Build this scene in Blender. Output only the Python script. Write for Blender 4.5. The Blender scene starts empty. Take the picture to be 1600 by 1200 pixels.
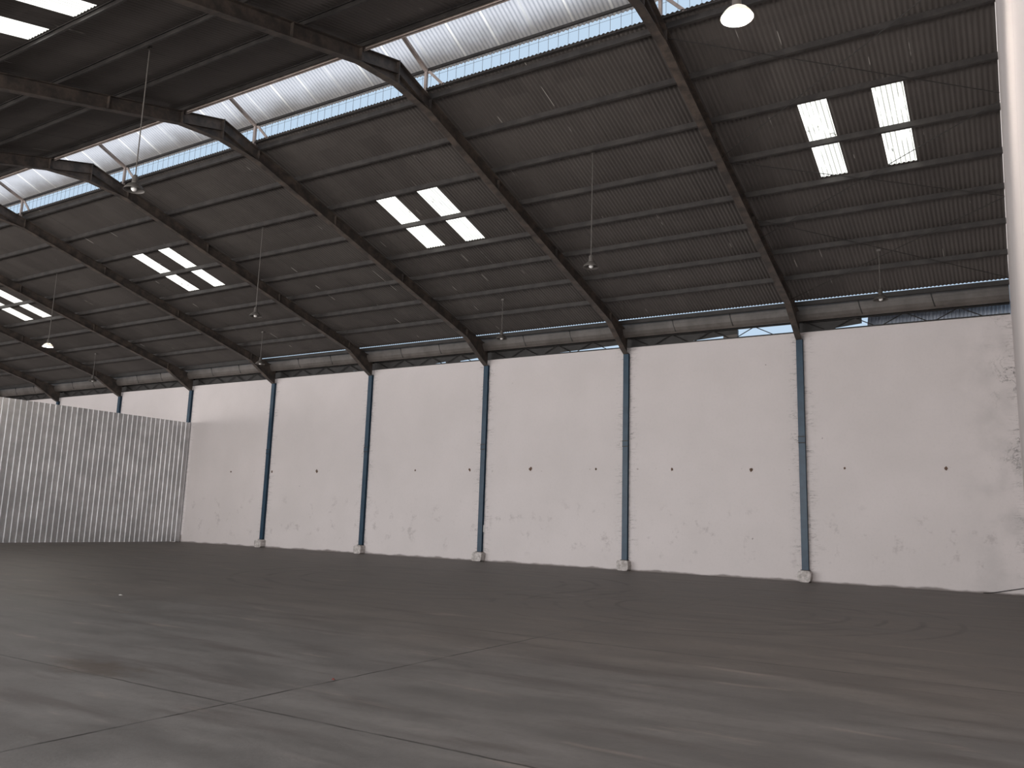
import bpy, math, random
from mathutils import Vector, Matrix

C = bpy.context.scene.collection
SC = bpy.context.scene
random.seed(7)

# ------------------------------------------------------------------ camera
CAM = Vector((17.594476, -26.749539, 1.6))
YAW, PITCH, ROLL, FPX = -0.550703, 0.164435, 0.031675, 1277.445
sy, cy, sp, cp = math.sin(YAW), math.cos(YAW), math.sin(PITCH), math.cos(PITCH)
fw = Vector((sy * cp, cy * cp, sp)); rt = Vector((cy, -sy, 0)); up = rt.cross(fw)
c_, s_ = math.cos(ROLL), math.sin(ROLL)
R = c_ * rt + s_ * up; U = -s_ * rt + c_ * up
cd = bpy.data.cameras.new('camera'); cam = bpy.data.objects.new('camera', cd); C.objects.link(cam)
cd.sensor_fit = 'HORIZONTAL'; cd.sensor_width = 36.0; cd.lens = 36.0 * FPX / 1600.0
cd.clip_start = 0.05; cd.clip_end = 500
cam.matrix_world = Matrix(((R.x, U.x, -fw.x, CAM.x), (R.y, U.y, -fw.y, CAM.y), (R.z, U.z, -fw.z, CAM.z), (0, 0, 0, 1)))
SC.camera = cam

# ------------------------------------------------------------------ light
SC.view_settings.view_transform = 'Standard'; SC.view_settings.look = 'None'
SC.view_settings.gamma = 1; SC.view_settings.use_curve_mapping = False
SC.view_settings.exposure = 0.0
SKY_STRENGTH = 0.86
W = bpy.data.worlds.new('world'); SC.world = W; W.use_nodes = True
nt = W.node_tree; nt.nodes.clear()
wo = nt.nodes.new('ShaderNodeOutputWorld'); bg = nt.nodes.new('ShaderNodeBackground')
bg.inputs['Color'].default_value = (0.62, 0.80, 1.0, 1)
bg.inputs['Strength'].default_value = SKY_STRENGTH
nt.links.new(bg.outputs[0], wo.inputs[0])
sd = bpy.data.lights.new('sun', 'SUN'); so = bpy.data.objects.new('sun', sd); C.objects.link(so)
sd.energy = 7.5; sd.angle = math.radians(0.6); sd.color = (1.0, 0.95, 0.88)
so.rotation_euler = (0, math.radians(-38), 0)            # sunlight comes down along the building's length
so.location = (-20, -13, 40)
# added fill light behind the camera, in place of daylight from unseen openings
ad = bpy.data.lights.new('unseen_front_fill', 'AREA'); ao = bpy.data.objects.new('unseen_front_fill', ad); C.objects.link(ao)
ad.shape = 'RECTANGLE'; ad.size = 84; ad.size_y = 5.2; ad.energy = 15600; ad.color = (1.0, 0.955, 0.93)
ao.location = (-24, -34, 4.4); ao.rotation_euler = (math.radians(90), 0, 0)

# ------------------------------------------------------------------ helpers
def obj(name, data, mat=None, parent=None, label=None, cat=None, group=None, kind=None, smooth=False):
    """data = (verts, faces)"""
    me = bpy.data.meshes.new(name)
    me.from_pydata([tuple(v) for v in data[0]], [], data[1]); me.validate(); me.update()
    if smooth:
        for p in me.polygons: p.use_smooth = True
    o = bpy.data.objects.new(name, me); C.objects.link(o)
    if mat: me.materials.append(mat)
    if parent:
        o.parent = parent
        o.matrix_parent_inverse = parent.matrix_basis.inverted()
    tag(o, label, cat, group, kind)
    return o

def tag(o, label=None, cat=None, group=None, kind=None):
    if label: o['label'] = label
    if cat: o['category'] = cat
    if group: o['group'] = group
    if kind: o['kind'] = kind

def thing(name, label, cat, loc=(0, 0, 0), group=None):
    o = bpy.data.objects.new(name, None); C.objects.link(o); o.location = loc
    o.empty_display_size = 0.2
    tag(o, label, cat, group); return o

def copy_thing(src, loc, label, group=None):
    r = src.copy(); C.objects.link(r); r.location = loc; r['label'] = label
    if group: r['group'] = group
    for ch in list(src.children):
        c = ch.copy(); C.objects.link(c); c.parent = r
        for g in ch.children:
            d = g.copy(); C.objects.link(d); d.parent = c
    return r

class MB:
    def __init__(s): s.v = []; s.f = []
    def add(s, v, f):
        n = len(s.v); s.v += [tuple(p) for p in v]; s.f += [tuple(i + n for i in q) for q in f]; return s
    def box(s, a, b):
        x0, y0, z0 = a; x1, y1, z1 = b
        v = [(x0, y0, z0), (x1, y0, z0), (x1, y1, z0), (x0, y1, z0), (x0, y0, z1), (x1, y0, z1), (x1, y1, z1), (x0, y1, z1)]
        return s.add(v, [(0, 3, 2, 1), (4, 5, 6, 7), (0, 1, 5, 4), (1, 2, 6, 5), (2, 3, 7, 6), (3, 0, 4, 7)])
    def prism_x(s, poly, x0, x1):            # poly: list of (y, z), extruded along X
        n = len(poly)
        v = [(x0, y, z) for y, z in poly] + [(x1, y, z) for y, z in poly]
        f = [tuple(range(n - 1, -1, -1)), tuple(range(n, 2 * n))] + [(i, (i + 1) % n, n + (i + 1) % n, n + i) for i in range(n)]
        return s.add(v, f)
    def prism_y(s, poly, y0, y1):            # poly: list of (x, z)
        n = len(poly)
        v = [(x, y0, z) for x, z in poly] + [(x, y1, z) for x, z in poly]
        f = [tuple(range(n)), tuple(range(2 * n - 1, n - 1, -1))] + [(i, n + i, n + (i + 1) % n, (i + 1) % n) for i in range(n)]
        return s.add(v, f)
    def strip_x(s, line, th, x0, x1):        # a bent plate following a (y, z) line, thickness th downwards
        for (a, b) in zip(line[:-1], line[1:]):
            s.prism_x([a, b, (b[0], b[1] - th), (a[0], a[1] - th)], x0, x1)
        return s
    def tube(s, pts, r, n=6):
        pts = [Vector(p) for p in pts]
        rings = []
        for i, p in enumerate(pts):
            d = (pts[min(i + 1, len(pts) - 1)] - pts[max(i - 1, 0)]).normalized()
            a = d.cross(Vector((0, 0, 1)))
            if a.length < 1e-3: a = d.cross(Vector((1, 0, 0)))
            a.normalize(); b = d.cross(a)
            rings.append([p + r * (math.cos(2 * math.pi * k / n) * a + math.sin(2 * math.pi * k / n) * b) for k in range(n)])
        v = [q for rg in rings for q in rg]; f = []
        for i in range(len(rings) - 1):
            for k in range(n):
                f.append((i * n + k, i * n + (k + 1) % n, (i + 1) * n + (k + 1) % n, (i + 1) * n + k))
        f.append(tuple(range(n - 1, -1, -1))); f.append(tuple((len(rings) - 1) * n + k for k in range(n)))
        return s.add(v, f)
    def lathe(s, prof, c=(0, 0, 0), n=28):
        v = []; f = []
        for r, z in prof:
            for k in range(n):
                a = 2 * math.pi * k / n
                v.append((c[0] + r * math.cos(a), c[1] + r * math.sin(a), c[2] + z))
        for i in range(len(prof) - 1):
            for k in range(n):
                f.append((i * n + k, i * n + (k + 1) % n, (i + 1) * n + (k + 1) % n, (i + 1) * n + k))
        return s.add(v, f)
    @property
    def d(s): return (s.v, s.f)

# ------------------------------------------------------------------ materials
def mat(name, col, rough=0.6, metal=0.0, spec=0.5):
    m = bpy.data.materials.new(name); m.use_nodes = True
    b = m.node_tree.nodes['Principled BSDF']
    b.inputs['Base Color'].default_value = (*col, 1); b.inputs['Roughness'].default_value = rough
    b.inputs['Metallic'].default_value = metal; b.inputs['Specular IOR Level'].default_value = spec
    return m

class NG:                                       # tiny node-graph helper
    def __init__(s, m): s.nt = m.node_tree; s.b = s.nt.nodes['Principled BSDF']; s.pos = s.node('ShaderNodeNewGeometry').outputs['Position']
    def node(s, t, **k):
        n = s.nt.nodes.new(t)
        for a, b in k.items(): setattr(n, a, b)
        return n
    def link(s, a, b):
        if isinstance(a, (int, float)): b.default_value = a
        elif isinstance(a, tuple): b.default_value = (*a, 1) if len(a) == 3 and b.type == 'RGBA' else a
        else: s.nt.links.new(a, b)
    def m(s, op, a, b=0.0, c=0.0, clamp=False):
        n = s.node('ShaderNodeMath', operation=op, use_clamp=clamp)
        s.link(a, n.inputs[0]); s.link(b, n.inputs[1]); s.link(c, n.inputs[2]); return n.outputs[0]
    def xyz(s):
        n = s.node('ShaderNodeSeparateXYZ'); s.link(s.pos, n.inputs[0]); return n.outputs
    def scaled(s, v):
        n = s.node('ShaderNodeVectorMath', operation='MULTIPLY'); s.link(s.pos, n.inputs[0]); n.inputs[1].default_value = v; return n.outputs[0]
    def noise(s, scale, detail=4, rough=0.55, vec=None, dist=0.0):
        n = s.node('ShaderNodeTexNoise'); n.inputs['Scale'].default_value = scale; n.inputs['Detail'].default_value = detail
        n.inputs['Roughness'].default_value = rough; n.inputs['Distortion'].default_value = dist
        s.link(vec if vec is not None else s.pos, n.inputs['Vector']); return n.outputs['Fac']
    def ramp(s, f, a, b):                       # smooth 0..1 between a and b
        n = s.node('ShaderNodeMapRange', interpolation_type='SMOOTHSTEP'); s.link(f, n.inputs[0])
        n.inputs[1].default_value = a; n.inputs[2].default_value = b; return n.outputs[0]
    def mix(s, f, a, b):
        n = s.node('ShaderNodeMix', data_type='RGBA'); s.link(f, n.inputs['Factor']); s.link(a, n.inputs[6]); s.link(b, n.inputs[7]); return n.outputs[2]
    def bump(s, h, strength=0.3, dist=0.01):
        n = s.node('ShaderNodeBump'); n.inputs['Strength'].default_value = strength; n.inputs['Distance'].default_value = dist
        s.link(h, n.inputs['Height']); s.nt.links.new(n.outputs[0], s.b.inputs['Normal'])
    def col(s, c): s.link(c, s.b.inputs['Base Color'])

# white plaster, dirty around the columns
def plaster(name, corner=True):
    m = mat(name, (0.6, 0.55, 0.54), 0.85, spec=0.2); g = NG(m); x, y, z = g.xyz()
    cl = g.noise(0.45, 5); c = g.mix(g.ramp(cl, 0.25, 0.75), (0.605, 0.560, 0.548), (0.65, 0.60, 0.59))
    fine = g.noise(14, 6); c = g.mix(g.m('MULTIPLY', g.ramp(fine, 0.45, 0.75), 0.12), c, (0.45, 0.43, 0.42))
    if corner:
        # distance to nearest column centre line (every 6 m)
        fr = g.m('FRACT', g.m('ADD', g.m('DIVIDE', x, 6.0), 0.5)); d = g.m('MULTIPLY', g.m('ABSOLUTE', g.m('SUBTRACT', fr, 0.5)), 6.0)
        near = g.m('MULTIPLY', g.m('SUBTRACT', 1.0, g.ramp(d, 0.10, 0.55)), g.ramp(g.noise(1.7, 4, 0.6), 0.38, 0.56))
        wv = g.scaled((0.9, 1, 6.5)); hn = g.noise(1.0, 5, 0.62, vec=wv, dist=0.7)
        hair = g.m('SUBTRACT', 1.0, g.ramp(g.m('ABSOLUTE', g.m('SUBTRACT', hn, 0.5)), 0.0, 0.015))
        hair = g.m('MULTIPLY', hair, near)
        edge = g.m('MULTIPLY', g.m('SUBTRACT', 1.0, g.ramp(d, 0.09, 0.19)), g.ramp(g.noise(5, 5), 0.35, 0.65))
        # black mould in the right-hand corner
        cx = g.m('MULTIPLY', g.ramp(x, 17.0, 17.8), g.ramp(g.noise(0.9, 5, 0.65), 0.46, 0.62)); mo = g.noise(1.5, 8, 0.7, dist=0.5)
        mould = g.m('MULTIPLY', g.m('SUBTRACT', 1.0, g.ramp(g.m('ABSOLUTE', g.m('SUBTRACT', mo, 0.5)), 0.0, 0.022)), cx)
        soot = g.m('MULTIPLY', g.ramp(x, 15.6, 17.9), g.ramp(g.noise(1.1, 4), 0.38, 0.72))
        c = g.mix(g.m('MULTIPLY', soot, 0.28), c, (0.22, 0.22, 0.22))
        c = g.mix(g.m('MULTIPLY', hair, 0.75), c, (0.10, 0.09, 0.085))
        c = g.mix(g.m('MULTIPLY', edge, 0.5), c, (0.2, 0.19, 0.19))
        c = g.mix(g.m('MULTIPLY', mould, 0.85), c, (0.07, 0.07, 0.065))
        # faint grey scuffs, 0.4 .. 2.4 m high
        band = g.m('MULTIPLY', g.ramp(z, 0.2, 0.8), g.m('SUBTRACT', 1.0, g.ramp(z, 1.7, 2.6)))
        sc = g.m('MULTIPLY', g.ramp(g.noise(1.6, 8, 0.7, vec=g.scaled((1, 1, 1.0))), 0.56, 0.66), band)
        c = g.mix(g.m('MULTIPLY', sc, 0.42), c, (0.33, 0.29, 0.29))
        # small knocks in one row about 3.45 m up
        row = g.m('SUBTRACT', 1.0, g.ramp(g.m('ABSOLUTE', g.m('SUBTRACT', z, 3.46)), 0.02, 0.07))
        kn = g.m('MULTIPLY', row, g.ramp(g.noise(6.0, 3, vec=g.scaled((1, 1, 1.4))), 0.66, 0.70))
        c = g.mix(g.m('MULTIPLY', kn, 0.6), c, (0.16, 0.12, 0.10))
        # the odd chip anywhere
        ch = g.ramp(g.noise(3.7, 2, 0.5), 0.765, 0.80)
        c = g.mix(g.m('MULTIPLY', ch, 0.7), c, (0.2, 0.17, 0.16))
    else:
        cr = g.m('ADD', g.m('ADD', g.m('MULTIPLY', g.m('ADD', y, 18.63), 0.62), g.m('MULTIPLY', g.m('SUBTRACT', z, 6.15), 0.76)), g.m('MULTIPLY', g.noise(1.5, 5, 0.6), 0.10))
        cr = g.m('SUBTRACT', 1.0, g.ramp(g.m('ABSOLUTE', g.m('SUBTRACT', cr, 0.05)), 0.005, 0.022))
        c = g.mix(g.m('MULTIPLY', cr, 0.55), c, (0.12, 0.11, 0.11))
        sp = g.m('MULTIPLY', g.ramp(g.noise(1.3, 6, 0.7), 0.60, 0.68), g.m('MULTIPLY', g.ramp(y, -13.0, -11.5), g.m('SUBTRACT', 1.0, g.ramp(z, 3.6, 4.6))))
        c = g.mix(g.m('MULTIPLY', sp, 0.8), c, (0.06, 0.055, 0.05))
    # splash dirt at the foot
    ft = g.m('SUBTRACT', 1.0, g.ramp(g.m('SUBTRACT', z, g.m('MULTIPLY', g.noise(1.2, 4, 0.5), 0.20)), -0.09, -0.02))
    c = g.mix(g.m('MULTIPLY', ft, 0.8), c, (0.13, 0.11, 0.10))
    g.col(c); g.bump(g.noise(30, 5), 0.15, 0.01)
    return m
M_wall = plaster('white_plaster')
M_gable = plaster('white_plaster_gable', False)

# concrete floor
M_floor = mat('worn_concrete', (0.1, 0.09, 0.085), 0.6, spec=0.35); g = NG(M_floor); x, y, z = g.xyz()
n1 = g.noise(0.22, 6, 0.6); n2 = g.noise(1.1, 7, 0.62, vec=g.scaled((0.55, 1.5, 1))); n3 = g.noise(9, 6, 0.7)
grey = g.mix(g.ramp(n2, 0.3, 0.7), (0.082, 0.076, 0.071), (0.146, 0.136, 0.128))
brown = g.mix(g.ramp(n2, 0.3, 0.7), (0.080, 0.070, 0.062), (0.140, 0.123, 0.110))
far = g.ramp(g.m('ADD', y, g.m('MULTIPLY', g.m('SUBTRACT', n1, 0.5), 9.0)), -19.5, -16.0)
c = g.mix(far, grey, brown)
c = g.mix(g.m('MULTIPLY', g.ramp(n3, 0.4, 0.8), 0.35), c, (0.07, 0.062, 0.058))
# long rubbed streaks
st = g.noise(1.0, 6, 0.6, vec=g.scaled((0.35, 2.2, 1)), dist=0.3)
c = g.mix(g.m('MULTIPLY', g.ramp(st, 0.52, 0.68), 0.55), c, (0.060, 0.049, 0.045))
c = g.mix(g.m('MULTIPLY', g.ramp(g.noise(1.0, 5, 0.6, vec=g.scaled((0.5, 2.6, 3))), 0.60, 0.70), 0.45), c, (0.23, 0.19, 0.165))
# tyre arcs
def arcs(cx, cyy, r0, r1, per, c):
    dx = g.m('SUBTRACT', x, cx); dy = g.m('SUBTRACT', y, cyy)
    r = g.m('SQRT', g.m('ADD', g.m('MULTIPLY', dx, dx), g.m('MULTIPLY', dy, dy)))
    inb = g.m('MULTIPLY', g.ramp(r, r0, r0 + 0.3), g.m('SUBTRACT', 1.0, g.ramp(r, r1 - 0.3, r1)))
    w = g.ramp(g.m('ABSOLUTE', g.m('SUBTRACT', g.m('FRACT', g.m('DIVIDE', r, per)), 0.5)), 0.36, 0.47)
    k = g.m('MULTIPLY', g.m('MULTIPLY', inb, w), g.ramp(g.noise(0.7, 4), 0.42, 0.56))
    return g.mix(g.m('MULTIPLY', k, 0.6), c, (0.055, 0.046, 0.043))
c = arcs(12.4, -10.5, 1.6, 4.6, 0.62, c); c = arcs(4.5, -9.0, 2.5, 6.0, 0.85, c)
# expansion joints
def joint(coord, pos, w, strength, c, mask=None):
    wob = g.m('MULTIPLY', g.m('SUBTRACT', g.noise(1.6, 6, 0.7), 0.5), 0.07)
    d = g.m('ABSOLUTE', g.m('ADD', g.m('SUBTRACT', coord, pos), wob))
    k = g.m('MULTIPLY', g.m('SUBTRACT', 1.0, g.ramp(d, w * 0.4, w)), g.m('ADD', 0.5, g.m('MULTIPLY', g.ramp(g.noise(2.5, 4), 0.4, 0.6), 0.5)))
    if mask is not None: k = g.m('MULTIPLY', k, mask)
    return g.mix(g.m('MULTIPLY', k, strength), c, (0.012, 0.010, 0.009))
c = joint(x, 11.84, 0.020, 0.95, c, g.m('SUBTRACT', 1.0, g.m('MULTIPLY', g.ramp(y, -17.5, -15.5), 0.7)))
c = joint(y, -21.77, 0.018, 0.8, c)
c = joint(y, -16.42, 0.03, 0.7, c, g.ramp(x, 8.2, 9.6))
c = joint(y, -11.05, 0.03, 0.2, c)
# oily patch by the joint
dx = g.m('DIVIDE', g.m('SUBTRACT', x, 9.55), 0.75); dy = g.m('DIVIDE', g.m('SUBTRACT', y, -21.55), 0.35)
rr = g.m('ADD', g.m('SQRT', g.m('ADD', g.m('MULTIPLY', dx, dx), g.m('MULTIPLY', dy, dy))), g.m('MULTIPLY', g.m('SUBTRACT', g.noise(5, 6, 0.7), 0.5), 2.6))
c = g.mix(g.m('MULTIPLY', g.m('SUBTRACT', 1.0, g.ramp(rr, 0.3, 1.1)), 0.6), c, (0.06, 0.042, 0.030))
g.col(c); g.link(g.m('ADD', 0.42, g.m('MULTIPLY', n2, 0.3)), g.b.inputs['Roughness']); g.bump(g.noise(25, 6, 0.7), 0.25, 0.01)

# weathered roof sheeting
def sheeting(name, c0, c1, seam, rough=0.6, metal=0.0):
    m = mat(name, c0, rough, metal, 0.4); g = NG(m); x, y, z = g.xyz()
    cell = g.m('FLOOR', g.m('DIVIDE', x, 0.76)); cx = g.node('ShaderNodeCombineXYZ'); g.link(cell, cx.inputs[0])
    g.link(g.m('FLOOR', g.m('DIVIDE', y, 2.85)), cx.inputs[1])
    wn = g.node('ShaderNodeTexWhiteNoise'); g.link(cx.outputs[0], wn.inputs['Vector'])
    n = g.noise(0.6, 6, 0.6, vec=g.scaled((1.3, 0.6, 0.6)))
    c = g.mix(g.m('ADD', g.m('MULTIPLY', g.ramp(n, 0.3, 0.7), 0.6), g.m('MULTIPLY', wn.outputs['Value'], 0.4)), c0, c1)
    fr = g.m('FRACT', g.m('DIVIDE', x, 0.76)); ln = g.m('SUBTRACT', 1.0, g.ramp(g.m('ABSOLUTE', g.m('SUBTRACT', fr, 0.5)), 0.0, 0.018))
    c = g.mix(g.m('MULTIPLY', ln, g.m('MULTIPLY', g.ramp(g.noise(1.1, 3), 0.4, 0.6), 0.6)), c, seam)
    sc = g.m('MULTIPLY', ln, g.ramp(g.noise(2.3, 3, 0.5, vec=g.scaled((1.3, 0.45, 0.1))), 0.60, 0.66))
    c = g.mix(g.m('MULTIPLY', sc, 0.8), c, (0.55, 0.52, 0.48))
    g.col(c); return m
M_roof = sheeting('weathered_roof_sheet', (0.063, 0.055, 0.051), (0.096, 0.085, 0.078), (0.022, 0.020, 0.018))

def translucent(name, col, trans, dirt=True, lines=False):
    m = bpy.data.materials.new(name); m.use_nodes = True; nt = m.node_tree
    g = NG(m); out = nt.nodes['Material Output']
    g.b.inputs['Roughness'].default_value = 0.5
    tr = g.node('ShaderNodeBsdfTranslucent'); mx = g.node('ShaderNodeMixShader'); mx.inputs[0].default_value = trans
    x, y, z = g.xyz(); c = col
    if dirt:
        d = g.ramp(g.noise(4.0, 7, 0.75, vec=g.scaled((1, 0.5, 0.5)), dist=0.6), 0.585, 0.66)
        tr_ = g.ramp(g.m('SINE', g.m('MULTIPLY', x, 2 * math.pi / 0.102)), -0.55, -0.95)
        tr_ = g.m('MULTIPLY', tr_, g.ramp(g.noise(1.8, 5, 0.6, vec=g.scaled((1.6, 0.7, 0.7))), 0.30, 0.52))
        c = g.mix(g.m('MULTIPLY', tr_, 0.85), col, (0.16, 0.16, 0.14))
        c = g.mix(g.m('MULTIPLY', d, 0.9), c, (0.05, 0.045, 0.03))
    if lines:
        fr = g.m('FRACT', g.m('DIVIDE', x, 0.95)); ln = g.m('SUBTRACT', 1.0, g.ramp(g.m('ABSOLUTE', g.m('SUBTRACT', fr, 0.5)), 0.015, 0.04))
        c = g.mix(g.m('MULTIPLY', ln, 0.9), col, (1, 1, 1))
        gr = g.m('MULTIPLY', g.ramp(g.m('ADD', y, g.m('MULTIPLY', g.noise(1.2, 5), 0.5)), -12.75, -12.0), 0.85)
        c = g.mix(gr, c, (0.10, 0.085, 0.07))
    g.link(c, g.b.inputs['Base Color']); g.link(c, tr.inputs['Color'])
    nt.links.new(g.b.outputs[0], mx.inputs[1]); nt.links.new(tr.outputs[0], mx.inputs[2]); nt.links.new(mx.outputs[0], out.inputs[0])
    return m
M_skylight = translucent('fibreglass_sheet', (0.92, 0.92, 0.86), 0.75)
M_vent = translucent('pale_vent_sheet', (0.62, 0.64, 0.70), 0.38, dirt=False, lines=True)

def steel(name, c0, c1, rough=0.55, metal=0.0, sc=3.0):
    m = mat(name, c0, rough, metal, 0.4); g = NG(m)
    g.col(g.mix(g.ramp(g.noise(sc, 6, 0.65), 0.35, 0.68), c0, c1)); return m
M_frame = steel('dark_frame_steel', (0.038, 0.032, 0.029), (0.098, 0.076, 0.062))
M_purlin = steel('grey_purlin_steel', (0.025, 0.022, 0.021), (0.046, 0.041, 0.038))
M_blue = steel('blue_column_paint', (0.010, 0.036, 0.066), (0.017, 0.050, 0.084), 0.42)
M_black = steel('sooty_steel', (0.018, 0.016, 0.015), (0.030, 0.027, 0.025))
M_ventst = steel('primed_vent_steel', (0.30, 0.24, 0.21), (0.42, 0.36, 0.33))
M_gutter = steel('stained_gutter_sheet', (0.075, 0.065, 0.058), (0.12, 0.105, 0.095), sc=1.2)
M_galv = steel('galvanised_sheet', (0.43, 0.43, 0.435), (0.56, 0.56, 0.565), 0.36, 0.75, 1.5)
M_neigh = steel('bare_neighbour_sheet', (0.42, 0.46, 0.53), (0.52, 0.56, 0.64), 0.5)
M_wire = mat('wire', (0.16, 0.15, 0.15), 0.5, 0.5)
M_enamel = steel('dusty_lamp_enamel', (0.075, 0.068, 0.062), (0.125, 0.113, 0.102), 0.45)
M_rod = mat('lamp_rod_steel', (0.11, 0.10, 0.09), 0.5)
M_bulb = mat('frosted_bulb', (0.85, 0.83, 0.80), 0.25)
M_pier = steel('chipped_white_concrete', (0.34, 0.31, 0.29), (0.62, 0.58, 0.56), 0.9, sc=7.0)
M_rust = steel('rusty_bolt', (0.10, 0.06, 0.04), (0.16, 0.10, 0.07), 0.8)
M_white = mat('white_scrap', (0.75, 0.73, 0.70), 0.7)
M_red = mat('red_scrap', (0.16, 0.03, 0.025), 0.6)
def emit(name, col, st):
    m = mat(name, (0.9, 0.9, 0.9), 0.4); b = m.node_tree.nodes['Principled BSDF']
    b.inputs['Emission Color'].default_value = (*col, 1); b.inputs['Emission Strength'].default_value = st; return m
M_lit = emit('lit_bulb', (1.0, 0.90, 0.80), 3000.0)
M_litref = translucent('light_spreading_reflector', (0.92, 0.90, 0.87), 0.45, dirt=False)  # made translucent to throw extra light up onto the ceiling

# ------------------------------------------------------------------ main dimensions
XL, XR = -54.0, 17.84
YR = -13.4                                      # ridge line
SL = 0.27
def S(y): return 12.10 - SL * abs(y - YR)        # underside of the sheeting
FR = [12 - 6 * k for k in range(11)]             # portal frames at X = 12 .. -48
FARP = [-12.15, -10.72, -9.29, -7.84, -6.42, -5.12, -3.70, -2.28, -0.78]
NEARP = [-14.62, -16.30, -17.76, -19.22, -20.66, -22.10, -23.54, -24.98, -26.4]
H = 7.84

# ------------------------------------------------------------------ the setting
obj('floor', MB().box((XL - 0.3, -40, -0.3), (XR + 0.3, 0.25, 0.0)).d, M_floor, kind='structure')
obj('wall_back', MB().box((XL, 0.0, 0.0), (XR, 0.22, H)).d, M_wall, kind='structure')
gp = [(-26.95, 0), (0.22, 0), (0.22, S(0) + 0.35), (YR, S(YR) + 1.4), (-26.95, S(-26.8) + 0.35)]
obj('wall_right', MB().prism_x([(y, z) for y, z in gp], XR, XR + 0.25).d, M_gable, kind='structure')
obj('wall_left', MB().prism_x([(y, z) for y, z in gp], XL - 0.25, XL).d, M_gable, kind='structure')
g0 = MB().box((-90, 0.4, -0.32), (40, 60, -0.30)).box((-90, -90, -0.32), (40, -40, -0.30))
M_ground = mat('outside_ground', (0.20, 0.18, 0.16), 0.9)
obj('floor', g0.d, M_ground, kind='structure')

# corrugated sheets: real waves, pitch 102 mm
PIT, NS, AMP = 0.102, 6, 0.013
def corr(x0, x1, rows, zf, holes=(), ncol=None):
    """rows: y positions; holes: (xa, xb, row index) bands left out. returns mesh data"""
    k0, k1 = round(x0 / (PIT / NS)), round(x1 / (PIT / NS))
    xs = [k * PIT / NS for k in range(k0, k1 + 1)]
    v = []; f = []
    for y in rows:
        for k, x in zip(range(k0, k1 + 1), xs):
            v.append((x, y, zf(y) + AMP * (1 + math.sin(2 * math.pi * k / NS))))
    n = len(xs)
    for j in range(len(rows) - 1):
        for i in range(n - 1):
            xm = xs[i] + PIT / NS / 2
            if any(a < xm < b and j == r for a, b, r in holes): continue
            f.append((j * n + i, j * n + i + 1, (j + 1) * n + i + 1, (j + 1) * n + i))
    return v, f
SKY = []                                          # (x0, x1) of every pair of skylight sheets on both slopes
for bx, offs in ((12, ((1.94, 2.63), (3.46, 4.15))), (0, ((1.75, 2.44), (3.30, 3.99))), (-12, ((1.75, 2.44), (3.30, 3.99))), (-24, ((1.75, 2.44), (3.30, 3.99))), (-36, ((1.75, 2.44), (3.30, 3.99)))):
    SKY.append([(bx + a, bx + b) for a, b in offs])
hf = [(a, b, 1) for pr in SKY for a, b in pr]
snap = lambda x: round(x / PIT) * PIT
hf = [(snap(a), snap(b), 1) for a, b, _ in hf]
FROWS = [-12.33, -9.24, -6.47, -0.755]
NROWS = [-14.52, -19.30, -22.10, -27.2]
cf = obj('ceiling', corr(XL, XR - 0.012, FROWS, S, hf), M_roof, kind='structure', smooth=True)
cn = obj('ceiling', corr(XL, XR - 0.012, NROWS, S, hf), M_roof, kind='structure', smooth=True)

bayname = {12: 'end bay beside right gable', 0: 'third bay from right gable', -12: 'fifth bay from right gable', -24: 'seventh bay from right gable', -36: 'ninth bay from right gable'}
for (bx, pr) in zip((12, 0, -12, -24, -36), SKY):
    for i, (a, b) in enumerate(pr):
        side = ('left', 'right')[i]
        t = 'bright skylight sheet, %s of the pair on the far slope, %s' % (side, bayname[bx])
        obj('skylight_panel', corr(snap(a), snap(b), [-9.24, -7.84, -6.47], S), M_skylight, label=t, cat='skylight', group='skylight sheets of the far roof slope', smooth=True)
for (bx, pr) in zip((12, 0, -12), SKY):
    for i, (a, b) in enumerate(pr):
        side = ('left', 'right')[i]
        t = 'glaring skylight sheet, %s of the pair on the near slope, %s' % (side, bayname[bx])
        obj('skylight_panel', corr(snap(a), snap(b), [-22.10, -20.66, -19.30], S), M_skylight, label=t, cat='skylight', group='skylight sheets of the near roof slope', smooth=True)

# ------------------------------------------------------------------ purlins: lipped channels lying on the rafters
ordn = ['topmost', 'second', 'third', 'fourth', 'fifth', 'sixth', 'seventh', 'eighth', 'lowest']
def purlin(y, slope_sign, drop=0.012, h=0.13):
    zt = S(y) - 0.002; a = math.atan(SL) * slope_sign; w = 0.055; t = 0.006
    prof = [(0, 0), (w, 0), (w, -0.018), (w - t, -0.018), (w - t, -t), (t, -t), (t, -h + t), (w - t, -h + t), (w - t, -h + 0.018), (w, -h + 0.018), (w, -h), (0, -h)]
    if slope_sign > 0: prof = [(-q, r) for q, r in prof][::-1]
    return [(y + q * math.cos(a) - r * math.sin(a) * 0, zt - drop + r + q * (-SL if y > YR else SL)) for q, r in prof]
def sgn(y): return -1
for i, y in enumerate(FARP):
    drop = 0.024 if i == 8 else 0.004
    obj('roof_purlin', MB().prism_x(purlin(y, -1, drop), XL, XR - 0.002).d, M_purlin if i < 8 else M_black,
        label='steel purlin of the far roof slope, %s below the ridge opening' % ordn[i] if i < 8 else 'lowest dark purlin of the far slope, along the light gap at the eave',
        cat='purlin', group='purlins of the far roof slope')
for i, y in enumerate(NEARP):
    obj('roof_purlin', MB().prism_x(purlin(y, 1, 0.004), XL, XR - 0.002).d, M_purlin,
        label='steel purlin of the near roof slope, %s below the ridge opening' % ordn[i],
        cat='purlin', group='purlins of the near roof slope')

obj('light_slot_filler', MB().box((XL, -0.775, S(-0.78) - 0.028), (-12.4, -0.757, S(-0.76) + 0.012)).d, M_black, kind='structure')  # added filler strip, shuts off the eave light slot in the left bays

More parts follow.
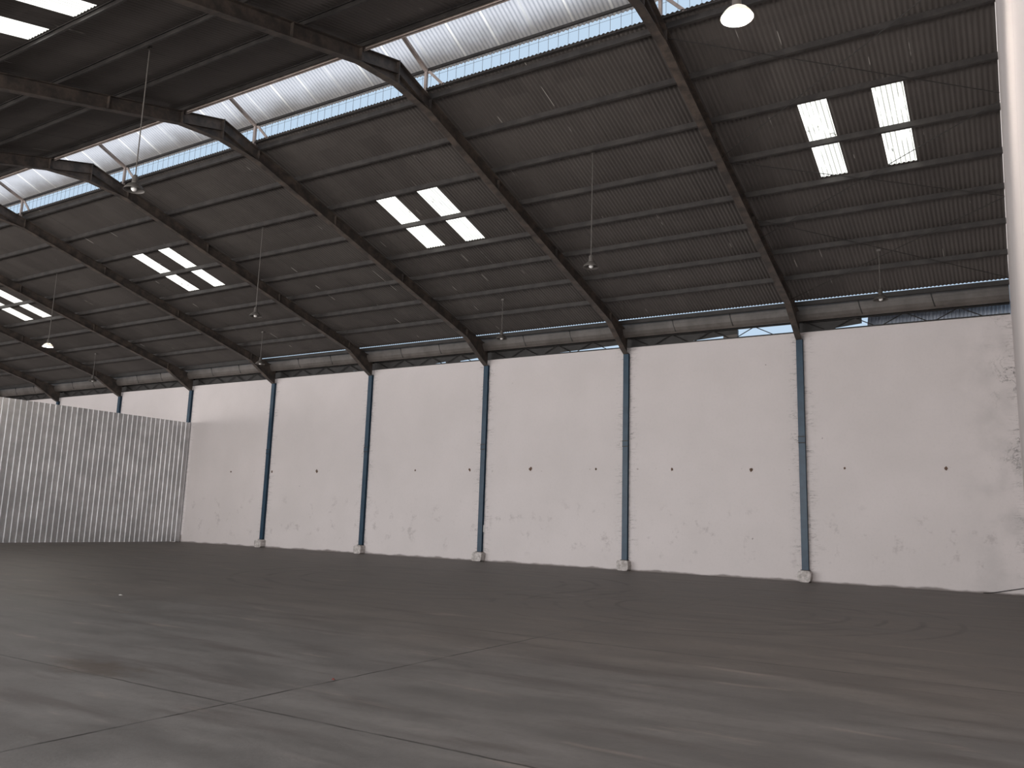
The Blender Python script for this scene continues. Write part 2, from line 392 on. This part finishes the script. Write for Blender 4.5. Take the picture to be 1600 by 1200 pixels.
# ------------------------------------------------------------------ portal frames
def Rt(y): return S(y) - 0.140                    # top of rafter
def frame(x, label):
    t = thing('portal_frame', label, 'steel frame', (x, 0, 0), 'portal frames of the shed')
    fwid, th = 0.19, 0.014
    for sgnm in (1, -1):                           # far and near half
        m = lambda y: y if sgnm == 1 else 2 * YR - y
        top = [(YR, Rt(YR)), (-0.02, Rt(-0.02))]
        bot = [(YR, Rt(YR) - 0.56), (-12.15, Rt(-12.15) - 0.33), (-1.6, Rt(-1.6) - 0.33), (-0.42, 7.74), (-0.14, 7.60), (-0.02, 7.60)]
        mid = [(YR, Rt(YR) - 0.31), (-12.15, Rt(-12.15) - 0.315)]
        mp = lambda L: [(m(a), b) for a, b in L]
        r = MB()
        r.strip_x(mp(top), th, x - fwid / 2, x + fwid / 2)
        r.strip_x(mp(bot), th, x - fwid / 2, x + fwid / 2)
        r.strip_x(mp(mid), 0.010, x - fwid / 2, x + fwid / 2)
        xs = sorted(set([a for a, _ in top + bot]))
        def zi(L, a):
            L = sorted(L)
            for (p, q) in zip(L[:-1], L[1:]):
                if p[0] - 1e-9 <= a <= q[0] + 1e-9: return p[1] + (q[1] - p[1]) * (a - p[0]) / max(q[0] - p[0], 1e-9)
        for a, b in zip(xs[:-1], xs[1:]):
            r.prism_x([(m(a), zi(top, a)), (m(b), zi(top, b)), (m(b), zi(bot, b)), (m(a), zi(bot, a))], x - 0.005, x + 0.005)
        obj('rafter', r.d, M_frame, t)
        # stiffener plates in the web
        for yy in ((-12.15, -9.0, -5.6, -1.6) if sgnm == 1 else (-12.15, -10.2, -7.2, -3.6)):
            hgt = 0.33
            obj('stiffener_plate', MB().box((x - 0.09, m(yy) - 0.008, Rt(yy) - hgt), (x + 0.09, m(yy) + 0.008, Rt(yy) - th)).d, M_frame, t)
        # column
        c = MB(); y0 = m(-0.12); y1 = m(0.0)
        lo, hi = min(y0, y1), max(y0, y1); ft = 0.012
        c.box((x - 0.10, lo, 0.36), (x + 0.10, lo + ft, 7.62)).box((x - 0.10, hi - ft - 0.002, 0.36), (x + 0.10, hi - 0.002, 7.62)).box((x - 0.07, lo + ft, 0.36), (x + 0.07, hi - ft - 0.002, 7.62))
        col = obj('column', c.d, M_blue, t, label='blue painted column')
        sp_ = obj('splice_plate', MB().box((x - 0.103, lo - 0.012, 4.27), (x + 0.103, lo - 0.001, 4.47)).d, M_blue, col)
        for zz in (4.26, 4.455):
            obj('seam_bar', MB().box((x - 0.106, lo - 0.020, zz), (x + 0.106, lo - 0.001, zz + 0.028)).d, M_black, col)
        obj('base_plate', MB().box((x - 0.13, lo - 0.05, 0.345), (x + 0.13, hi - 0.002, 0.362)).d, M_black, col)
    obj('apex_plate', MB().box((x - 0.10, YR - 0.012, Rt(YR) - 0.57), (x + 0.10, YR + 0.012, Rt(YR) + 0.004)).d, M_frame, t)
    return t
fl = ['first', 'second', 'third', 'fourth', 'fifth', 'sixth', 'seventh', 'eighth', 'ninth', 'tenth', 'eleventh']
for i, x in enumerate(FR):
    if i == 0: lab = 'dark portal frame with blue column, the one nearest the right gable wall'
    elif i == 5: lab = 'dark portal frame whose blue column rises behind the end of the metal partition'
    elif i < 5: lab = 'dark portal frame with blue column, %s from the right gable wall' % fl[i]
    else: lab = 'dark portal frame standing beyond the metal partition, %s from the right gable wall' % fl[i]
    frame(x, lab)

# concrete footings under the columns
for i, x in enumerate(FR):
    w = 0.20 + (0.01 * (i % 3)); rnd = random.Random(i * 5 + 1)
    n = 14; poly = []
    for k in range(n):
        a = 2 * math.pi * k / n
        rx = w * (abs(math.cos(a)) ** 0.45) * (1 if math.cos(a) >= 0 else -1) * rnd.uniform(0.95, 1.05)
        rz = 0.18 * (abs(math.sin(a)) ** (0.45 if i else 0.8)) * (1 if math.sin(a) >= 0 else -1) * rnd.uniform(0.95, 1.05)
        poly.append((x + rx, max(0.0, 0.175 + rz) if math.sin(a) < 0 else min(0.344, 0.175 + rz)))
    lab = ['rounded white concrete footing of the column nearest the right gable wall', 'chipped white concrete footing under the blue column second from the right gable',
           'squarish white concrete footing under the column third from the right gable', 'small white concrete footing under the blue column fourth from the right gable',
           'white concrete footing under the blue column next to the metal partition'][i] if i < 5 else 'white concrete footing of a column beyond the metal partition, %s from the right gable' % fl[i]
    obj('concrete_footing', MB().prism_y(poly, -0.30, -0.003).d, M_pier, label=lab, cat='footing', group='column footings')

# ------------------------------------------------------------------ ridge vent
VY0, VZ0, VS = YR, 12.80, 0.42                    # vent ridge
def V(y): return VZ0 - VS * abs(y - VY0)
rv = thing('ridge_vent', 'raised pale corrugated ridge vent with wire mesh along the top of the roof', 'roof vent', (0, YR, 12.3))
obj('vent_sheet', corr(XL, XR - 0.03, [VY0 + 0.03, -12.12], lambda y: V(y) + 0.05), M_vent, rv, smooth=True)
obj('vent_sheet', corr(XL, XR - 0.03, [-14.68, VY0 - 0.03], lambda y: V(y) + 0.05), M_vent, rv, smooth=True)
obj('ridge_cap', MB().strip_x([(VY0 - 0.16, V(VY0 - 0.16) + 0.085), (VY0, VZ0 + 0.10), (VY0 + 0.16, V(VY0 + 0.16) + 0.085)], 0.004, XL, XR - 0.02).d, M_ventst, rv)
for sg in (1, -1):
    yv = YR + 1.10 * sg
    a, b = sorted((yv, yv + 0.05 * sg))
    obj('eave_angle', MB().box((XL, a, V(yv) - 0.045), (XR - 0.02, b, V(yv) - 0.035)).box((XL, min(yv, yv + 0.006 * sg), V(yv) - 0.035), (XR - 0.02, max(yv, yv + 0.006 * sg), V(yv) + 0.018)).d, M_purlin, rv)
    wm = MB(); k = 0; xx = XL + 0.1
    ztop, zbot = V(yv) - 0.05, S(yv) + 0.02
    while xx < XR - 0.05:
        wm.box((xx - 0.0035, yv + 0.06 * sg - 0.003, zbot), (xx + 0.0035, yv + 0.06 * sg + 0.003, ztop)); xx += 0.25
    for zz in (zbot + 0.34,):
        wm.box((XL, yv + 0.06 * sg - 0.002, zz - 0.0025), (XR - 0.03, yv + 0.06 * sg + 0.002, zz + 0.0025))
    o = obj('wire_mesh', wm.d, M_wire, rv)
for x in FR:
    for sg in (1, -1):
        yv = YR + 1.10 * sg
        r = MB(); w = 0.045
        L = sorted([(YR, VZ0 - 0.005), (yv + 0.05 * sg, V(yv + 0.05 * sg) - 0.005)])
        obj('vent_rafter', r.strip_x(L, 0.075, x - w, x + w).d, M_ventst, rv)
        obj('vent_post', MB().box((x - 0.035, yv - 0.035, Rt(yv)), (x + 0.035, yv + 0.035, V(yv) - 0.075)).d, M_ventst, rv)
        obj('knee_brace', MB().prism_y([(x + 0.02, V(yv) - 0.06), (x + 0.11, V(yv) - 0.06), (x + 0.56, S(yv) + 0.0), (x + 0.47, S(yv) + 0.0)], yv + 0.0, yv + 0.04).d, M_ventst, rv)
# roof edge trims either side of the opening
obj('trim_1', MB().box((XL, -12.33, S(-12.33) - 0.045), (XR - 0.03, -12.26, S(-12.33) - 0.03)).d, M_purlin, kind='structure')
obj('trim_2', MB().box((XL, -14.556, S(-14.55) - 0.175), (XR - 0.03, -14.546, S(-14.55) - 0.10)).box((XL, -14.556, S(-14.55) - 0.175), (XR - 0.03, -14.50, S(-14.55) - 0.165)).d, M_ventst, kind='structure')

# ------------------------------------------------------------------ eave: gutter, lattice girders, sheets behind
gt = MB()
gl = [(-0.43, 8.66), (-0.425, 8.45), (-0.40, 8.33), (-0.35, 8.23), (-0.27, 8.15), (-0.15, 8.17), (0.048, 8.25), (0.05, 8.60)]
for (ya, za), (yb, zb) in zip(gl[:-1], gl[1:]):
    nx, nz = zb - za, yb - ya; q = 0.005 / math.hypot(nx, nz)
    gt.prism_x([(ya, za), (yb, zb), (yb - nx * q, zb + nz * q), (ya - nx * q, za + nz * q)], XL, XR - 0.01)
gut = obj('roof_gutter', gt.d, M_gutter, label='long stained sheet metal gutter running under the lower edge of the roof', cat='gutter')
for k in range(34):
    x = 15.9 - 2.0 * k
    if min(abs(x - f) for f in FR) < 0.3: continue
    obj('strap', MB().tube([(x - 0.05, -0.455, 8.60), (x, -0.405, 8.36), (x + 0.04, -0.345, 8.19)], 0.016, 5).d, M_black, gut)
for i, x in enumerate([18] + FR[:-1]):
    xa, xb = (x - 6) + 0.11, min(x - 0.11, XR - 0.02)
    if i == 0: lab = 'dark lattice girder on the white wall beside the right gable, corrugated sheet behind'
    elif i == 1: lab = 'dark lattice girder on top of the wall, in front of the widest patch of sky'
    else: lab = 'dark lattice girder on top of the white wall, %s bay from the right gable' % fl[i]
    t = thing('lattice_girder', lab, 'girder', (x - 3, 0.1, H), 'lattice girders over the white wall')
    obj('chord', MB().box((xa, 0.06, 7.842), (xb, 0.14, 7.90)).d, M_black, t)
    obj('chord', MB().box((xa, 0.06, 8.17), (xb, 0.14, 8.24)).d, M_black, t)
    pts = []; xx = x - 6 + 0.15 ; j = 0; up = True
    while xx < xb:
        if up: pts += [(xx - 0.05, 0.10, 8.18), (xx + 0.05, 0.10, 8.18)]
        else: pts += [(xx - 0.13, 0.10, 7.895), (xx + 0.13, 0.10, 7.895)]
        up = not up; xx += 0.73
    obj('zigzag_bar', MB().tube([p for p in pts if xa < p[0] < xb], 0.016, 6).d, M_black, t)

# dark cladding sheets behind the girders (their lower edges rise and leave wedges of sky)
clad = {18: [(12.0, 7.86), (12.7, 7.90), (13.85, 8.01)], 12: [(6.0, 7.80), (7.0, 7.84), (9.93, 8.03)], 6: [(0.0, 7.85), (2.4, 7.90), (6.0, 8.03)],
        0: [(-6.0, 7.85), (-3.4, 7.88), (-2.2, 7.97), (-2.19, 7.84), (-1.5, 7.86), (-1.45, 7.95), (0.0, 8.05)],
        -6: [(-12.0, 7.85), (-9.0, 7.86), (-8.4, 7.90), (-7.2, 7.93), (-6.0, 7.90)]}
for i, x in enumerate([18] + FR[:-1]):
    low = clad.get(x, [(x - 6.0, 7.85), (x - 2.5, 7.86), (x, 7.86)])
    low = [(a, b + 0.0) for a, b in low]
    poly = [(a, b) for a, b in low] + [(low[-1][0], 8.75), (low[0][0], 8.75)]
    yo = 0.17 + 0.008 * (i % 2)
    poly = [(a - 0.14 if k in (0, len(poly) - 1) else a, b) for k, (a, b) in enumerate(poly)]
    obj('cladding_sheet', MB().prism_y(poly, yo, yo + 0.005).d, M_black, label='dark sheet above the white wall behind the girder, %s bay from the right gable' % fl[i], cat='cladding', group='dark sheets behind the lattice girders')
# closing block and neighbour's sheet
obj('end_block', MB().box((9.45, 0.18, 7.90), (9.93, 0.34, 8.20)).box((9.6, 0.18, 7.80), (9.85, 0.22, 7.90)).d, M_gutter, label='small brown box at the left end of the widest sky gap above the wall', cat='box')
v = []; f = []
xs = [13.86 + k * 0.0125 for k in range(int((18.40 - 13.86) / 0.0125))]
for zz, yy in ((7.5, 0.75), (8.62, 1.5)):
    for k, xx in enumerate(xs):
        ph = (xx / 0.105) % 1.0; v.append((xx, yy + (0.05 if ph < 0.5 else 0.0), zz))
n = len(xs); f = [(i, i + 1, n + i + 1, n + i) for i in range(n - 1)]
obj('neighbour_roof_sheet', (v, f), M_neigh, label='bluish corrugated sheet seen through the girder near the right gable', cat='roof sheet')

obj('unseen_sun_screen', corr(XL, XR + 6, [-0.92, 7.0], lambda y: 9.15 + 0.28 * (y + 0.92)), M_roof, label='added unseen sheet screening the eave strip from the sun', cat='sun screen', smooth=True)  # added out of view to keep direct sun off the floor strip below

# ------------------------------------------------------------------ rod bracing in the end bay
rods = [((12, -12.0), (17.83, -8.4)), ((17.83, -12.0), (12, -8.2)), ((12, -8.0), (17.83, -4.9)), ((17.83, -8.2), (12, -4.7)), ((12, -5.6), (17.83, -1.2)), ((17.83, -4.9), (12, -1.3))]
rl = ['upper bracing rod in the end bay, rising to the left', 'upper bracing rod in the end bay, rising to the right',
      'middle bracing rod in the end bay, rising to the left', 'middle bracing rod in the end bay, rising to the right',
      'lowest bracing rod in the end bay, rising to the left', 'lowest bracing rod in the end bay, rising to the right']
for k, ((xa, ya), (xb, yb)) in enumerate(rods):
    dz = -0.20 - 0.02 * (k % 2)
    if xa > xb: (xa, ya), (xb, yb) = (xb, yb), (xa, ya)
    obj('bracing_rod', MB().tube([(xa + 0.006, ya, S(ya) + dz), (xb, yb, S(yb) + dz)], 0.009, 6).d, M_black, label='thin dark ' + rl[k], cat='rod', group='bracing rods of the end bay')

# ------------------------------------------------------------------ high-bay lamps
def lamp(loc, rod_top, label, lit=False):
    t = thing('pendant_lamp', label, 'lamp', loc, 'high-bay lamps')
    z0 = 0.0
    x, y, z = loc
    P = lambda mb: ([(a + x, b + y, c + z) for a, b, c in mb.v], mb.f)
    obj('rod', P(MB().tube([(0, 0, 0.30), (0, 0, rod_top - z)], 0.012, 8)), M_rod, t)
    obj('hook_plate', P(MB().box((-0.05, -0.02, rod_top - z - 0.06), (0.05, 0.02, rod_top - z))), M_rod, t)
    obj('ballast_cap', P(MB().lathe([(0.0, 0.31), (0.035, 0.305), (0.055, 0.27), (0.06, 0.15), (0.075, 0.12), (0.0, 0.12)])), M_enamel, t, smooth=True)
    ref = [(0.07, 0.13), (0.11, 0.12), (0.17, 0.085), (0.225, 0.03), (0.245, 0.0), (0.25, -0.012), (0.243, -0.012), (0.238, 0.0), (0.218, 0.025), (0.165, 0.076), (0.11, 0.11), (0.0, 0.118)]
    obj('reflector', P(MB().lathe([(a * 0.80 if a > 0.08 else a, b) for a, b in ref], n=36)), M_litref if lit else M_enamel, t, smooth=True)
    b = [(0.0, -0.035), (0.03, -0.03), (0.052, -0.005), (0.058, 0.03), (0.045, 0.065), (0.022, 0.095), (0.02, 0.118)]
    obj('bulb', P(MB().lathe(b, n=20)), M_lit if lit else M_bulb, t, smooth=True)
    return t
LZ = 7.86
def rz(x, y):                                     # rod reaches the sheeting
    return S(y) - 0.005
lamp((15.0, -17.45, LZ), rz(0, -17.45), 'large glowing lamp hanging nearest the camera, high at upper right', True)
lamp((2.95, -17.55, LZ), rz(0, -17.55), 'unlit dish lamp on a long rod in front of the ridge opening')
lamp((8.95, -9.1, LZ), rz(0, -9.1), 'unlit dish lamp with pale bulb hanging over the second bay from the right gable')
lamp((-3.1, -9.1, LZ), rz(0, -9.1), 'small unlit dish lamp hanging over the fourth bay from the right gable')
lamp((-15.1, -9.1, LZ), rz(0, -9.1), 'distant glowing lamp hanging above the metal partition', True)
lamp((14.8, -3.05, LZ), rz(0, -3.05), 'unlit lamp before the gutter in the end bay beside the right gable')
lamp((2.55, -3.05, LZ), rz(0, -3.05), 'unlit lamp before the gutter, above the white wall third bay from the right')
lamp((-9.7, -3.0, LZ), rz(0, -3.0), 'unlit lamp before the gutter, above the wall between fourth and fifth columns')
lamp((-21.9, -3.0, LZ), rz(0, -3.0), 'tiny unlit lamp near the gutter beyond the metal partition')

# ------------------------------------------------------------------ galvanised partition
PX, PH = -17.74, 5.92
v = []; f = []; prof = []
yy = -0.17; 
while yy > -25.0:
    prof += [(yy, 0.0), (yy - 0.165, 0.0), (yy - 0.185, 0.040), (yy - 0.225, 0.040)]
    yy -= 0.245
for zz in (0.03, 1.5, 3.0, 4.5, PH):
    for (a, b) in prof: v.append((PX + b, a, zz))
n = len(prof)
for j in range(4):
    for i in range(n - 1): f.append((j * n + i, j * n + i + 1, (j + 1) * n + i + 1, (j + 1) * n + i))
pt = thing('partition', 'tall ribbed galvanised metal partition standing at the left against the white wall', 'partition', (PX, -12, 0))
obj('ribbed_sheet', (v, f), M_galv, pt)
obj('edge_post', MB().box((PX - 0.05, -0.165, 0.0), (PX + 0.0, -0.125, PH + 0.02)).d, M_galv, pt)
for zz in (0.05, 2.9, 5.6):
    obj('rail', MB().box((PX - 0.06, -25.0, zz), (PX - 0.006, -0.17, zz + 0.06)).d, M_galv, pt)

# ------------------------------------------------------------------ small things
AN = [(-14.55, 3.46), (-11.74, 3.45), (-8.9, 3.47), (-3.36, 3.48), (-0.66, 3.49), (2.11, 3.50), (4.82, 3.49), (7.68, 3.47), (10.38, 3.44), (13.22, 3.47), (15.97, 3.45)]
AL = ['in the bay next to the metal partition', 'just right of the column next to the partition', 'mid panel, fifth bay from the right gable', 'mid panel, fourth bay from the right gable',
      'just left of the third column from the right', 'mid panel, third bay from the right gable', 'left of the second column from right', 'mid panel, second bay from the right gable',
      'in the second bay, nearer the first column', 'right of the first column from right', 'in the end bay, nearest the right gable corner']
for k, ((x, z), l) in enumerate(zip(AN, AL)):
    r = 0.042 + 0.014 * (k % 3); rnd = random.Random(k); n = 9
    poly = [(x + r * rnd.uniform(0.6, 1.3) * math.cos(2 * math.pi * q / n) * 0.9, z + r * rnd.uniform(0.6, 1.4) * math.sin(2 * math.pi * q / n)) for q in range(n)]
    mb = MB().prism_y(poly, -0.012, -0.001).tube([(x, -0.005, z), (x + 0.01, -0.05, z - 0.015)], 0.010, 6)
    obj('anchor_bolt', mb.d, M_rust, label='rusty anchor stub in the white wall, ' + l, cat='bolt', group='rusty anchor stubs in the white wall')
obj('cable', MB().tube([(16.72, -0.06, 0.012), (16.95, -0.05, 0.03), (17.3, -0.045, 0.11), (17.7, -0.04, 0.20), (17.82, -0.04, 0.23)], 0.011, 6).d, M_black,
    label='thin dark cable rising from the floor along the wall in the right corner', cat='cable')
obj('junction_box', MB().box((0.095, -0.035, 1.10), (0.15, -0.001, 1.36)).d, M_white, label='narrow pale switch box on the wall beside the third column from right', cat='box')
mb = MB().add([(3.36, -17.22, 0.002), (3.42, -17.24, 0.002), (3.44, -17.18, 0.002), (3.37, -17.17, 0.002), (3.39, -17.2, 0.016)], [(0, 1, 4), (1, 2, 4), (2, 3, 4), (3, 0, 4), (3, 2, 1, 0)])
obj('paper_scrap', mb.d, M_white, label='tiny white scrap of paper lying on the far floor at left', cat='scrap')
mb = MB().add([(11.78, -20.485, 0.002), (11.815, -20.485, 0.002), (11.81, -20.46, 0.002), (11.78, -20.46, 0.002), (11.79, -20.47, 0.016)], [(0, 1, 4), (1, 2, 4), (2, 3, 4), (3, 0, 4), (3, 2, 1, 0)])
obj('plastic_scrap', mb.d, M_red, label='tiny red scrap lying on the long floor joint', cat='scrap')
